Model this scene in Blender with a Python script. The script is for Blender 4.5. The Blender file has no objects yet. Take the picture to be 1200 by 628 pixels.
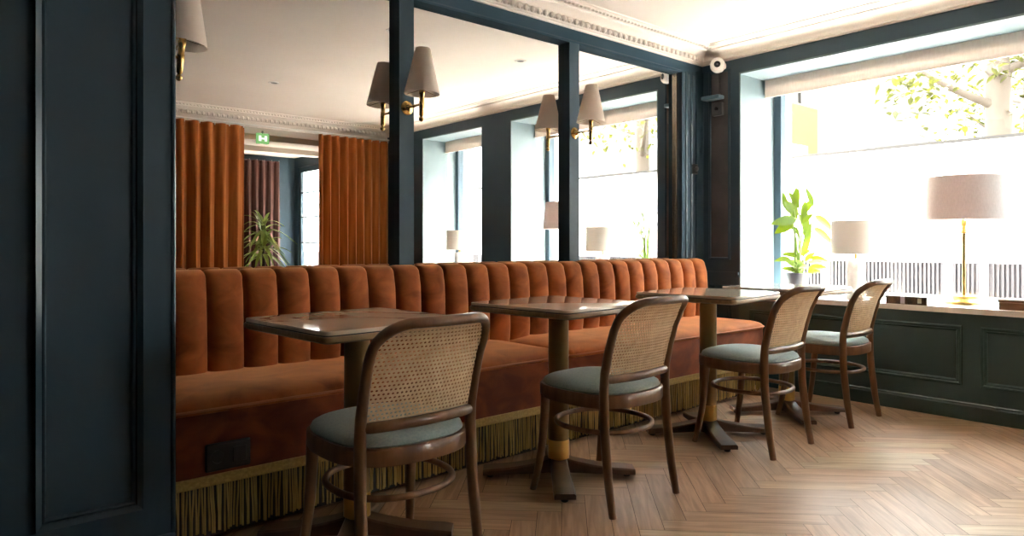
import bpy, bmesh, math, random
from math import sin, cos, pi, radians, sqrt, atan2
from mathutils import Vector, Matrix

random.seed(7)
SC = bpy.context.scene
COL = SC.collection

# ------------------------------------------------------------------ materials
def mat(name, base=(.8, .8, .8), rough=.5, metal=0., spec=.5, sheen=0., coat=0., sheen_tint=None, trans=0.):
    m = bpy.data.materials.new(name); m.use_nodes = True
    b = m.node_tree.nodes['Principled BSDF']
    b.inputs['Base Color'].default_value = (*base, 1)
    b.inputs['Roughness'].default_value = rough
    b.inputs['Metallic'].default_value = metal
    b.inputs['Specular IOR Level'].default_value = spec
    b.inputs['Sheen Weight'].default_value = sheen
    b.inputs['Coat Weight'].default_value = coat
    if sheen_tint: b.inputs['Sheen Tint'].default_value = (*sheen_tint, 1)
    if sheen: b.inputs['Sheen Roughness'].default_value = .4
    return m

def nd(m, t, **kw):
    n = m.node_tree.nodes.new(t)
    for k, v in kw.items():
        if k in n.inputs: n.inputs[k].default_value = v
        else: setattr(n, k, v)
    return n

def lk(m, a, ao, b, bi): m.node_tree.links.new(a.outputs[ao], b.inputs[bi])

def noisy(m, c1, c2, scale=6., stretch=(1, 1, 1), detail=4., bump=0., bscale=None, coord='Object', lo=.35, hi=.65, dist=.0):
    """colour variation between c1 and c2 driven by stretched noise, optional bump"""
    bs = m.node_tree.nodes['Principled BSDF']
    tc = nd(m, 'ShaderNodeTexCoord'); mp = nd(m, 'ShaderNodeMapping'); mp.inputs['Scale'].default_value = stretch
    lk(m, tc, coord, mp, 'Vector')
    n = nd(m, 'ShaderNodeTexNoise'); n.inputs['Scale'].default_value = scale; n.inputs['Detail'].default_value = detail
    n.inputs['Distortion'].default_value = dist
    lk(m, mp, 'Vector', n, 'Vector')
    r = nd(m, 'ShaderNodeValToRGB')
    r.color_ramp.elements[0].color = (*c1, 1); r.color_ramp.elements[1].color = (*c2, 1)
    r.color_ramp.elements[0].position = lo; r.color_ramp.elements[1].position = hi
    lk(m, n, 'Fac', r, 'Fac'); lk(m, r, 'Color', bs, 'Base Color')
    if bump:
        n2 = nd(m, 'ShaderNodeTexNoise'); n2.inputs['Scale'].default_value = bscale or scale * 4
        lk(m, mp, 'Vector', n2, 'Vector')
        bp = nd(m, 'ShaderNodeBump'); bp.inputs['Strength'].default_value = bump; bp.inputs['Distance'].default_value = .004
        lk(m, n2, 'Fac', bp, 'Height'); lk(m, bp, 'Normal', bs, 'Normal')
    return m

M = {}
M['paint'] = noisy(mat('blue_paint', (.03, .055, .075), .5, spec=.28), (.036, .066, .090), (.042, .074, .100), 2.2, bump=.05, bscale=60)
M['trim_paint'] = noisy(mat('blue_trim_gloss', (.04, .07, .09), .22, spec=.55), (.038, .068, .092), (.043, .075, .100), 2.2)
M['ledge_lit'] = mat('ledge_blue_lit', (.13, .21, .25), .35)  # blue trim paint lightened: light on the ledge put into its colour
M['paint_matt'] = noisy(mat('blue_matt_paint', (.04, .07, .09), .9, spec=.05), (.036, .066, .090), (.042, .074, .100), 2.2)
M['dado_green'] = noisy(mat('dado_green_blue', (.05, .085, .085), .42, spec=.4), (.046, .082, .082), (.053, .092, .091), 2.2)  # dado colour: greener, slightly paler copy of the blue
M['dado_trim'] = noisy(mat('dado_trim_gloss', (.05, .085, .085), .22, spec=.55), (.050, .088, .087), (.056, .096, .095), 2.2)
M['reveal'] = noisy(mat('pale_reveal_paint', (.5, .55, .56), .45), (.15, .20, .22), (.17, .225, .245), 1.5)
M['ceiling'] = noisy(mat('ceiling_plaster', (.8, .74, .68), .8), (.70, .63, .575), (.735, .665, .61), 1.2)
M['cornice'] = mat('cornice_plaster', (.76, .69, .63), .7)
M['mirror'] = mat('mirror_silver', (.86, .85, .83), .0, 1.)
M['mirror_edge'] = mat('mirror_edge', (.55, .5, .42), .2, .8)
M['velvet'] = noisy(mat('rust_velvet', (.4, .12, .04), .75, spec=.2, sheen=.8, sheen_tint=(1., .50, .24)), (.19, .044, .009), (.43, .122, .027), 7., (1, 1, 1.4), 5., dist=.8, lo=.3, hi=.7)
M['velvet_shaded'] = noisy(mat('rust_velvet_shaded', (.2, .04, .02), .75, spec=.2, sheen=.4, sheen_tint=(1., .5, .3)), (.13, .029, .010), (.26, .064, .018), 6., (1, 1, 1.4), 5., dist=.8)  # same rust velvet, the seat front's shade put into a darker colour
M['piping'] = mat('velvet_piping', (.42, .13, .045), .7, sheen=.4, sheen_tint=(1., .6, .4))
M['fringe'] = noisy(mat('gold_fringe', (.42, .28, .07), .5, sheen=.3), (.36, .23, .05), (.55, .38, .12), 40., (1, 1, .1))
M['braid'] = noisy(mat('gold_braid', (.45, .30, .08), .45, sheen=.3), (.35, .22, .05), (.50, .34, .09), 90.)
M['black'] = mat('black_plastic', (.008, .008, .009), .4)
M['plinth'] = mat('dark_plinth', (.02, .015, .012), .6)
M['walnut'] = noisy(mat('chair_walnut', (.14, .07, .035), .34, coat=.25), (.125, .056, .022), (.215, .108, .048), 9., (3, 3, .5), 5.)
M['walnut_dark'] = noisy(mat('table_foot_wood', (.10, .05, .028), .3, coat=.3), (.085, .042, .022), (.13, .065, .035), 8., (2, 2, .5), 5.)
M['bronze'] = noisy(mat('bronzed_column', (.17, .10, .045), .36, .55), (.20, .125, .045), (.28, .18, .07), 4., (2, 2, .4))
M['brass'] = mat('brushed_brass', (.72, .46, .14), .28, 1.)
M['brass_old'] = noisy(mat('aged_brass', (.62, .41, .15), .25, 1.), (.55, .35, .12), (.70, .47, .19), 30.)
M['gold_edge'] = noisy(mat('table_edge_wood', (.28, .18, .09), .4), (.22, .14, .07), (.32, .21, .11), 8., (1, 6, 6))
M['cane'] = noisy(mat('cane', (.60, .40, .20), .5), (.76, .56, .34), (.88, .70, .46), 30.)
M['seat'] = noisy(mat('seat_fabric', (.2, .27, .27), .8, sheen=.3), (.28, .36, .35), (.35, .43, .41), 120., bump=.1, bscale=500)
M['shade'] = noisy(mat('sconce_linen', (.74, .62, .54), .85), (.87, .79, .72), (.91, .84, .77), 200.)
M['shade_grey'] = noisy(mat('lamp_linen', (.62, .52, .48), .85), (.70, .61, .58), (.78, .69, .66), 160., (1, 1, .3))
M['shade_white'] = mat('lamp_cotton', (.82, .79, .75), .85)
M['stone'] = noisy(mat('pale_stone', (.6, .56, .54), .6), (.50, .47, .45), (.66, .62, .60), 12.)
M['sill'] = noisy(mat('sill_marble', (.82, .78, .74), .25), (.80, .75, .70), (.86, .83, .80), 4., dist=2.)
M['white'] = mat('white_paint', (.85, .85, .84), .5)
M['white_gloss'] = mat('white_plastic', (.82, .80, .77), .25)
M['grey_plastic'] = mat('grey_plastic', (.09, .085, .085), .45)
M['recess'] = noisy(mat('niche_brown', (.07, .06, .06), .6), (.06, .052, .054), (.09, .078, .076), 6.)
M['blind'] = noisy(mat('blind_linen', (.84, .76, .70), .9), (.80, .71, .65), (.87, .79, .73), 90., (1, 1, .2))
M['frame'] = mat('window_frame_blue', (.03, .06, .085), .35)
M['exterior'] = noisy(mat('outside_render', (.62, .58, .60), .85), (.56, .53, .55), (.68, .65, .66), 3.)
M['pot'] = mat('black_pot', (.02, .022, .03), .35)
M['soil'] = mat('soil', (.03, .02, .012), .9)
M['stem'] = mat('plant_stem', (.24, .34, .08), .6)
M['street'] = noisy(mat('street_asphalt', (.06, .058, .056), .9), (.05, .048, .046), (.07, .067, .064), 1.)
M['terrace'] = noisy(mat('terrace_paving', (.6, .57, .54), .9), (.56, .53, .50), (.64, .61, .57), 1.)
M['screen'] = mat('white_screen', (.88, .88, .88), .6)
M['cap'] = mat('screen_cap_brown', (.012, .009, .006), .8)
M['slat'] = mat('screen_slats', (.040, .034, .037), .7)
M['slat_gap'] = mat('screen_slat_backing', (.062, .054, .058), .8)  # backing panel behind the slats, a little paler than them
M['bark'] = noisy(mat('pale_bark', (.045, .034, .024), .9), (.038, .028, .019), (.052, .040, .029), 6., (1, 1, .3))
M['yellow'] = mat('yellow_body', (.060, .052, .012), .6, spec=.1)
M['yellow_deep'] = mat('deep_yellow_body', (.06, .048, .004), .6, spec=.1)
M['facade'] = noisy(mat('facade_stone', (.07, .066, .06), .9), (.062, .058, .052), (.075, .07, .064), .8)
M['facade_glass'] = mat('facade_glass', (.16, .18, .2), .1)
M['tile'] = mat('brown_awning', (.03, .024, .021), .9)
M['tyre'] = mat('tyre', (.015, .015, .015), .8)
M['curtain'] = noisy(mat('rust_curtain', (.40, .13, .03), .7, spec=.2, sheen=.5, sheen_tint=(1., .6, .3)), (.27, .075, .012), (.40, .130, .026), 5., (4, 4, .3))
M['curtain_dark'] = noisy(mat('brown_curtain', (.15, .05, .03), .8, sheen=.05), (.045, .013, .008), (.07, .02, .012), 5., (4, 4, .3))
M['paper'] = mat('paper', (.80, .75, .66), .8)
M['book_cover'] = noisy(mat('book_cover_brown', (.06, .035, .025), .5), (.035, .022, .018), (.16, .09, .045), 16., (1, 2, 1))
M['book_label'] = mat('book_label', (.62, .60, .66), .6)
M['box_wood'] = noisy(mat('box_wood', (.20, .10, .05), .5), (.17, .085, .04), (.24, .125, .065), 6., (8, 1, 8))
M['seed'] = mat('dark_lens', (.01, .01, .012), .12)

# glossy table stone
m = mat('table_stone', (.45, .33, .23), .06, spec=.6); M['tabletop'] = m
noisy(m, (.70, .60, .48), (.62, .51, .39), 1.6, (1, 1, 1), 8., dist=.7, lo=.30, hi=.70)
_r = [n_ for n_ in m.node_tree.nodes if n_.bl_idname == 'ShaderNodeValToRGB'][0].color_ramp
for _p, _c in ((.47, (.68, .57, .45)), (.50, (.52, .42, .31)), (.53, (.64, .53, .41))):
    _e = _r.elements.new(_p); _e.color = (*_c, 1)

# window glass: mostly transparent with a Fresnel reflection
m = bpy.data.materials.new('window_glass'); m.use_nodes = True; M['glass'] = m
nt = m.node_tree; nt.nodes.remove(nt.nodes['Principled BSDF'])
tr = nd(m, 'ShaderNodeBsdfTransparent', Color=(.96, .97, .96, 1)); gl = nd(m, 'ShaderNodeBsdfGlossy'); gl.inputs['Roughness'].default_value = .02
fr = nd(m, 'ShaderNodeFresnel'); fr.inputs['IOR'].default_value = 1.35
mx = nd(m, 'ShaderNodeMixShader'); geo = nd(m, 'ShaderNodeNewGeometry'); fm = nd(m, 'ShaderNodeMath', operation='MULTIPLY'); fi = nd(m, 'ShaderNodeMath', operation='SUBTRACT')
fi.inputs[0].default_value = 1.; nt.links.new(geo.outputs['Backfacing'], fi.inputs[1])       # reflect only at the outer face of the pane
nt.links.new(fr.outputs[0], fm.inputs[0]); nt.links.new(fi.outputs[0], fm.inputs[1]); nt.links.new(fm.outputs[0], mx.inputs[0]); nt.links.new(tr.outputs[0], mx.inputs[1]); nt.links.new(gl.outputs[0], mx.inputs[2])
nt.links.new(mx.outputs[0], nt.nodes['Material Output'].inputs['Surface'])

def leaf_mat(name, c1, c2, tcol, tw=.45, scale=9.):
    m = mat(name, c1, .45); noisy(m, c1, c2, scale)
    nt = m.node_tree; b = nt.nodes['Principled BSDF']
    t = nd(m, 'ShaderNodeBsdfTranslucent', Color=(*tcol, 1)); x = nd(m, 'ShaderNodeMixShader'); x.inputs[0].default_value = tw
    nt.links.new(b.outputs[0], x.inputs[1]); nt.links.new(t.outputs[0], x.inputs[2])
    nt.links.new(x.outputs[0], nt.nodes['Material Output'].inputs['Surface'])
    return m
M['leaf'] = leaf_mat('sill_plant_leaf', (.07, .15, .011), (.11, .20, .014), (.10, .13, .005), .5)
M['palm'] = leaf_mat('palm_leaf', (.24, .34, .07), (.42, .50, .14), (.2, .3, .05), .3)
M['tree_leaf'] = leaf_mat('street_tree_leaf', (.034, .038, .006), (.050, .050, .010), (.034, .037, .004), .5, 3.)

def translucent(key, col, w):
    m = M[key]; nt = m.node_tree; b = nt.nodes['Principled BSDF']
    t = nd(m, 'ShaderNodeBsdfTranslucent', Color=(*col, 1)); x = nd(m, 'ShaderNodeMixShader'); x.inputs[0].default_value = w
    nt.links.new(b.outputs[0], x.inputs[1]); nt.links.new(t.outputs[0], x.inputs[2])
    nt.links.new(x.outputs[0], nt.nodes['Material Output'].inputs['Surface'])
translucent('blind', (.9, .82, .76), .30); translucent('shade_grey', (.72, .62, .60), .15)
translucent('shade_white', (.85, .80, .76), .12); translucent('shade', (.9, .8, .72), .5)

translucent('screen', (.9, .9, .88), .5)

def emis(name, col, s):
    m = bpy.data.materials.new(name); m.use_nodes = True; nt = m.node_tree
    nt.nodes.remove(nt.nodes['Principled BSDF']); e = nd(m, 'ShaderNodeEmission', Color=(*col, 1), Strength=s)
    nt.links.new(e.outputs[0], nt.nodes['Material Output'].inputs['Surface']); return m
M['exit_green'] = emis('exit_green', (.30, .62, .22), .10)
M['exit_white'] = emis('exit_white', (.9, 1., .85), .16)

# oak floor: per plank tint with painted sheen by direction (colour attribute) and grain along each plank (UV)
m = mat('oak_herringbone', (.45, .3, .18), .5, spec=.4); M['oak'] = m
b = m.node_tree.nodes['Principled BSDF']
uv = nd(m, 'ShaderNodeUVMap', uv_map='grain'); mp = nd(m, 'ShaderNodeMapping'); mp.inputs['Scale'].default_value = (1.3, 16, 1)
lk(m, uv, 'UV', mp, 'Vector')
n = nd(m, 'ShaderNodeTexNoise'); n.inputs['Scale'].default_value = 2.4; n.inputs['Detail'].default_value = 7; n.inputs['Distortion'].default_value = 1.1
lk(m, mp, 'Vector', n, 'Vector')
r = nd(m, 'ShaderNodeValToRGB'); r.color_ramp.elements[0].color = (.32, .185, .10, 1); r.color_ramp.elements[1].color = (.51, .32, .19, 1)
r.color_ramp.elements[0].position = .33; r.color_ramp.elements[1].position = .66
lk(m, n, 'Fac', r, 'Fac')
at = nd(m, 'ShaderNodeVertexColor', layer_name='tint')
ml = nd(m, 'ShaderNodeMix', data_type='RGBA', blend_type='MULTIPLY'); ml.inputs[0].default_value = 1
m.node_tree.links.new(r.outputs['Color'], ml.inputs[6]); m.node_tree.links.new(at.outputs['Color'], ml.inputs[7])
m.node_tree.links.new(ml.outputs[2], b.inputs['Base Color'])
mr = nd(m, 'ShaderNodeMapRange'); mr.inputs['To Min'].default_value = .34; mr.inputs['To Max'].default_value = .48
lk(m, n, 'Fac', mr, 'Value'); lk(m, mr, 'Result', b, 'Roughness')
bp = nd(m, 'ShaderNodeBump'); bp.inputs['Strength'].default_value = .12; bp.inputs['Distance'].default_value = .002
lk(m, n, 'Fac', bp, 'Height'); lk(m, bp, 'Normal', b, 'Normal')
M['oak_gap'] = mat('oak_joint', (.05, .03, .018), .8)

# ------------------------------------------------------------------ mesh helpers
class MB:
    def __init__(s): s.v = []; s.f = []
    def add(s, vs, fs):
        o = len(s.v); s.v += [tuple(p) for p in vs]; s.f += [tuple(i + o for i in f) for f in fs]; return s
    def box(s, x0, x1, y0, y1, z0, z1):
        return s.add([(x0, y0, z0), (x1, y0, z0), (x1, y1, z0), (x0, y1, z0), (x0, y0, z1), (x1, y0, z1), (x1, y1, z1), (x0, y1, z1)],
                     [(0, 3, 2, 1), (4, 5, 6, 7), (0, 1, 5, 4), (1, 2, 6, 5), (2, 3, 7, 6), (3, 0, 4, 7)])
    def grid(s, fn, nu, nv, cu=False):
        vs = [fn(i / (nu if not cu else nu), j / nv) for j in range(nv + 1) for i in range(nu + (0 if cu else 1))]
        w = nu + (0 if cu else 1); fs = []
        for j in range(nv):
            for i in range(nu):
                k = (i + 1) % w if cu else i + 1
                fs.append((j * w + i, j * w + k, (j + 1) * w + k, (j + 1) * w + i))
        return s.add(vs, fs)
    def prism(s, poly, z0, z1):
        n = len(poly)
        return s.add([(x, y, z0) for x, y in poly] + [(x, y, z1) for x, y in poly],
                     [tuple(range(n - 1, -1, -1)), tuple(range(n, 2 * n))] + [(i, (i + 1) % n, n + (i + 1) % n, n + i) for i in range(n)])
    def rings(s, rs, cap=True):
        n = len(rs[0]); vs = [p for r in rs for p in r]; fs = []
        for j in range(len(rs) - 1):
            for i in range(n):
                k = (i + 1) % n; fs.append((j * n + i, j * n + k, (j + 1) * n + k, (j + 1) * n + i))
        if cap: fs += [tuple(range(n - 1, -1, -1)), tuple(range((len(rs) - 1) * n, len(rs) * n))]
        return s.add(vs, fs)
    def lathe(s, prof, n=24, c=(0, 0, 0), cap=True):
        rs = [[(c[0] + r * cos(2 * pi * i / n), c[1] + r * sin(2 * pi * i / n), c[2] + z) for i in range(n)] for r, z in prof]
        return s.rings(rs, cap)
    def tube(s, pts, r, n=10, closed=False, up=None, asp=1.):
        """r: radius or list; asp: second-axis ratio (oval section)"""
        P = [Vector(p) for p in pts]; k = len(P)
        R = r if isinstance(r, (list, tuple)) else [r] * k
        T = []
        for i in range(k):
            a = P[(i - 1) % k] if (closed or i > 0) else P[i]; b_ = P[(i + 1) % k] if (closed or i < k - 1) else P[i]
            T.append((b_ - a).normalized())
        if up is None: up = Vector((0, 0, 1)) if abs(T[0].z) < .9 else Vector((0, 1, 0))
        u = (up - T[0] * up.dot(T[0])).normalized(); rs = []
        for i in range(k):
            u = (u - T[i] * u.dot(T[i])).normalized(); w = T[i].cross(u)
            rs.append([tuple(P[i] + u * (R[i] * cos(2 * pi * j / n)) + w * (R[i] * asp * sin(2 * pi * j / n))) for j in range(n)])
        if closed: rs.append(rs[0]); return s.rings(rs, False)
        return s.rings(rs, True)
    def ball(s, c, r, n=10, m_=6, sc=(1, 1, 1)):
        return s.lathe_at(c, [(r * max(.001, sin(pi * j / m_)), -r * cos(pi * j / m_)) for j in range(m_ + 1)], n, sc)
    def lathe_at(s, c, prof, n, sc):
        rs = [[(c[0] + sc[0] * q * cos(2 * pi * i / n), c[1] + sc[1] * q * sin(2 * pi * i / n), c[2] + sc[2] * z) for i in range(n)] for q, z in prof]
        return s.rings(rs, True)
    def xform(s, mtx):
        s.v = [tuple(mtx @ Vector(p)) for p in s.v]; return s

def build(mb, name, material, parent=None, loc=(0, 0, 0), rz=0., smooth=None, bevel=0., bseg=2, rot=None, fix=True):
    me = bpy.data.meshes.new(name); me.from_pydata(mb.v, [], mb.f); me.update()
    if fix:
        b = bmesh.new(); b.from_mesh(me); bmesh.ops.remove_doubles(b, verts=b.verts, dist=1e-6); bmesh.ops.recalc_face_normals(b, faces=b.faces); b.to_mesh(me); b.free()
    o = bpy.data.objects.new(name, me); COL.objects.link(o)
    if material: me.materials.append(M[material] if isinstance(material, str) else material)
    o.location = loc; o.rotation_euler = rot or (0, 0, rz)
    if parent: o.parent = parent
    if smooth is not None:
        me.shade_smooth(); me.set_sharp_from_angle(angle=radians(smooth))
    if bevel:
        bm_ = o.modifiers.new('bevel', 'BEVEL'); bm_.width = bevel; bm_.segments = bseg; bm_.limit_method = 'ANGLE'; bm_.angle_limit = radians(40)
        me.shade_smooth(); me.set_sharp_from_angle(angle=radians(50))
    return o

def thing(name, label, cat, loc=(0, 0, 0), rz=0., group=None, rot=None):
    o = bpy.data.objects.new(name, None); COL.objects.link(o); o.empty_display_size = .1
    o.location = loc; o.rotation_euler = rot or (0, 0, rz)
    o['label'] = label; o['category'] = cat
    if group: o['group'] = group
    return o

def tag(o, label, cat, group=None, kind=None):
    o['label'] = label; o['category'] = cat
    if group: o['group'] = group
    if kind: o['kind'] = kind
    return o

def struct(o, label=None):
    o['kind'] = 'structure'
    if label: o['label'] = label
    return o

def kids(o): return [c for c in bpy.data.objects if c.parent == o]

def dup(root, loc, rz, label, group=None):
    r_ = root.copy(); COL.objects.link(r_); r_.location = loc; r_.rotation_euler = (0, 0, rz); r_['label'] = label
    if group: r_['group'] = group
    for ch in kids(root):
        c = ch.copy(); COL.objects.link(c); c.parent = r_
        for g in kids(ch):
            d = g.copy(); COL.objects.link(d); d.parent = c
    return r_

def smoothpts(pts, per=6, closed=False):
    """Catmull-Rom through control points"""
    P = [Vector(p) for p in pts]; n = len(P); out = []
    segs = n if closed else n - 1
    for i in range(segs):
        p1, p2 = P[i], P[(i + 1) % n]
        p0 = P[(i - 1) % n] if (closed or i > 0) else p1 * 2 - p2
        p3 = P[(i + 2) % n] if (closed or i < n - 2) else p2 * 2 - p1
        for k in range(per):
            t = k / per
            out.append(.5 * ((2 * p1) + (p2 - p0) * t + (2 * p0 - 5 * p1 + 4 * p2 - p3) * t * t + (3 * p1 - p0 - 3 * p2 + p3) * t ** 3))
    if not closed: out.append(P[-1])
    return out

def mould_rect(mb, a0, a1, b0, b1, to, prof):
    """mitred picture-frame moulding; to(a, b, h) -> world, prof: (inset, height)"""
    rs = []
    for i, h in prof:
        rs.append([to(a0 + i, b0 + i, h), to(a1 - i, b0 + i, h), to(a1 - i, b1 - i, h), to(a0 + i, b1 - i, h)])
    return mb.rings(rs, False)

PANEL = [(0, -.002), (.0, .008), (.005, .013), (.013, .014), (.018, .008), (.023, .010), (.030, .006), (.034, -.002)]
PANEL_BIG = [(0, -.002), (.001, .025), (.002, .026), (.017, .016), (.018, .008), (.020, .010), (.022, .0115), (.025, .0115), (.028, .008), (.030, -.002)]

# ------------------------------------------------------------------ dimensions (metres; the camera stands at x = 0, y = 0)
XW = 4.54          # window wall, room face
YM = 3.05          # mirror wall, face of the posts
YG = 3.10          # mirror glass
YF = -1.5          # curtain wall opposite
XL = -2.6          # far left wall
YV = -4.35         # back of the entrance lobby
ZC = 2.45          # ceiling
PX, PY = .612, 2.33   # pier edge and face
W1 = (.903, 2.737); W2 = (-.70, .444); ZS, ZH = .635, 2.25

# ------------------------------------------------------------------ floor
def make_floor():
    L, W = .5, .09; s2 = sqrt(.5)
    vs, fs, cols, uvs = [], [], [], []
    # herringbone in (p, q) rotated 45 degrees: rows of teeth run along world x
    ex = Vector((s2, -s2)); ey = Vector((s2, s2))      # plank directions in the world
    org = Vector((3.891, 1.482))
    g = .0009
    for k in range(-75, 76):
        for b_ in range(-9, 13):
            for t in (0, 1):
                if t == 0: p0, q0, p1, q1 = k * W, k * W, k * W + L, (k + 1) * W
                else: p0, q0, p1, q1 = (k - 1) * W, k * W, k * W, k * W + L
                dp, dq = -b_ * L, b_ * L
                cs = [(p0 + g, q0 + g), (p1 - g, q0 + g), (p1 - g, q1 - g), (p0 + g, q1 - g)]
                pts = [org + ex * (p + dp) + ey * (q + dq) for p, q in cs]
                if max(p.x for p in pts) < XL or min(p.x for p in pts) > XW + .01 or max(p.y for p in pts) < YV or min(p.y for p in pts) > YM + .06: continue
                o = len(vs); vs += [(p.x, p.y, 0) for p in pts]; fs.append((o, o + 1, o + 2, o + 3))
                v = random.uniform(.80, 1.12) * (1.06 if t == 0 else .93); w = random.uniform(-.03, .03)  # planks along one direction lighter: their sheen painted into the tint
                cols.append((min(1, v * (1 + w)), v, v * (1 - w), 1))
                ou, ov = random.uniform(0, 50), random.uniform(0, 50)
                for p, q in cs:
                    uvs.append((p + ou, q + ov) if t == 0 else (q + ou, p + ov))
    me = bpy.data.meshes.new('floor'); me.from_pydata(vs, [], fs); me.update()
    ca = me.color_attributes.new('tint', 'FLOAT_COLOR', 'CORNER'); ul = me.uv_layers.new(name='grain')
    for pi_, poly in enumerate(me.polygons):
        for li in poly.loop_indices:
            ca.data[li].color = cols[pi_]; ul.data[li].uv = uvs[li]
    b = bmesh.new(); b.from_mesh(me)
    for co, no in (((XL, 0, 0), (-1, 0, 0)), ((XW + .02, 0, 0), (1, 0, 0)), ((0, YV, 0), (0, -1, 0)), ((0, YM + .06, 0), (0, 1, 0))):
        bmesh.ops.bisect_plane(b, geom=b.verts[:] + b.edges[:] + b.faces[:], plane_co=co, plane_no=no, clear_outer=True)
    for f in b.faces:
        if f.normal.z < 0: f.normal_flip()
    # slab under the boards, same mesh, dark joint material
    vsl = [b.verts.new(p) for p in ((XL, YV, -.0015), (XW + .02, YV, -.0015), (XW + .02, YM + .06, -.0015), (XL, YM + .06, -.0015))]
    f = b.faces.new(vsl); f.material_index = 1
    vs2 = [b.verts.new(p) for p in ((XL, YV, -.1), (XW + .02, YV, -.1), (XW + .02, YM + .06, -.1), (XL, YM + .06, -.1))]
    f = b.faces.new(vs2[::-1]); f.material_index = 1
    for i in range(4):
        f = b.faces.new((vsl[i], vs2[i], vs2[(i + 1) % 4], vsl[(i + 1) % 4])); f.material_index = 1
    b.to_mesh(me); b.free()
    me.materials.append(M['oak']); me.materials.append(M['oak_gap'])
    o = bpy.data.objects.new('floor', me); COL.objects.link(o); return struct(o, 'oak herringbone parquet floor')
make_floor()

# ------------------------------------------------------------------ shell
struct(build(MB().box(XL - .2, 5.28, YF, YM + .3, ZC, ZC + .25), 'ceiling', 'ceiling'), 'cream plaster ceiling')
struct(build(MB().box(XL - .2, 5.28, YV - .2, YF - .12, 2.36, 2.6), 'ceiling', 'ceiling'), 'lower ceiling of the entrance lobby')
struct(build(MB().box(XL - .2, XW, YM + .06, YM + .3, 0, ZC), 'wall_back', 'paint'), 'dark blue wall behind the mirrors')
struct(build(MB().box(XL - .2, XL, YV - .2, YM + .06, 0, ZC + .15), 'wall_left', 'paint'), 'dark blue far left wall')
struct(build(MB().box(XL - .2, XW, YV - .2, YV, 0, 2.6), 'wall_lobby', 'paint'), 'dark back wall of the entrance lobby')
mb = MB().box(XL, XW, YF - .12, YF, 2.30, ZC)
struct(build(MB().box(XL, 1.15, YF - .12, YF, 0, 2.30), 'wall_front', 'paint'), 'dark blue wall left of the curtains')  # unseen wall, coloured dark to cut bounced light on the left side
struct(build(mb, 'wall_front', 'ceiling'), 'wall with the curtained opening to the lobby')
# window wall: everything round two windows and the entrance door
D1 = (-4.24, -3.2)
mb = MB()
XO = 5.28
mb.box(XW, XO, W1[1], YM + .3, 0, ZC + .15)
mb.box(XW, XO, W1[0], W1[1], -.1, ZS - .03).box(XW, XO, W1[0], W1[1], ZH, ZC + .15)
mb.box(XW, XO, W2[1], W1[0], 0, ZC + .15)
mb.box(XW, XO, W2[0], W2[1], -.1, ZS - .03).box(XW, XO, W2[0], W2[1], ZH, ZC + .15)
mb.box(XW, XO, -2.3, W2[0], 0, ZC + .15).box(XW, 4.62, D1[1], -2.3, 0, ZC + .15)
mb.box(XW, 4.62, D1[0], D1[1], 2.2, ZC + .15)
mb.box(XW, 4.62, YV - .2, D1[0], 0, ZC + .15)
struct(build(mb, 'wall_right', 'paint'), 'dark blue panelled window wall')
struct(build(MB().box(XW - .004, XW + .02, -2.2, W1[1], 0, ZS - .033), 'wall_dado', 'dado_green'), 'dark green-blue dado under the windows')

def wallx(a, b, h): return (XW - h, a, b)          # window wall: a = y, b = z
def pierp(a, b, h): return (a, PY - h, b)          # pier face: a = x, b = z
def wallm(a, b, h): return (a, YM - h, b)

# pier in the left foreground
poly = [(XL, PY), (PX - .006, PY), (PX, PY + .006), (PX, YM + .06), (XL, YM + .06)]
struct(build(MB().prism(poly, 0, ZC), 'wall_pier', 'paint', bevel=.002), 'dark blue panelled pier')
k = 1
def trim(mb, material='paint', label=None, smooth=30):
    global k
    o = build(mb, 'trim_%d' % k, material, smooth=smooth); k += 1; return struct(o, label)
trim(mould_rect(MB(), .2475, .520, .198, 2.22, pierp, PANEL_BIG), 'trim_paint', label='raised panel moulding on the pier')
trim(mould_rect(MB(), -.40, .12, .198, 2.22, pierp, PANEL_BIG), 'trim_paint', label='raised panel moulding on the pier')
mb = MB().tube([(PX - .0035, PY + .002, .1), (PX - .0035, PY + .002, 2.34)], .0075, 14)
trim(mb, 'trim_paint', 'corner bead of the pier')

def skirt(mb, p0, p1, nrm, h=.10):
    prof = [(0, 0), (.018, 0), (.018, h - .022), (.013, h - .012), (.014, h - .006), (.008, h), (0, h)]
    d = Vector(p1) - Vector(p0)
    vs = []
    for q in (p0, p1):
        for o_, z in prof: vs.append((q[0] + nrm[0] * o_, q[1] + nrm[1] * o_, z))
    n = len(prof)
    return mb.add(vs, [(i, i + 1, n + i + 1, n + i) for i in range(n - 1)] + [tuple(range(n - 1, -1, -1)), tuple(range(n, 2 * n))])
struct(build(skirt(MB(), (XW - .003, YM + .05), (XW - .003, YF), (-1, 0)), 'baseboard_right', 'dado_trim'), 'dark blue skirting under the window')
struct(build(skirt(MB(), (XL, PY), (PX, PY), (0, -1)), 'baseboard_left', 'paint'), 'dark blue skirting of the pier')
struct(build(skirt(MB(), (PX, YM), (XW, YM), (0, -1)), 'baseboard_back', 'paint'), 'dark blue skirting behind the banquette')

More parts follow.
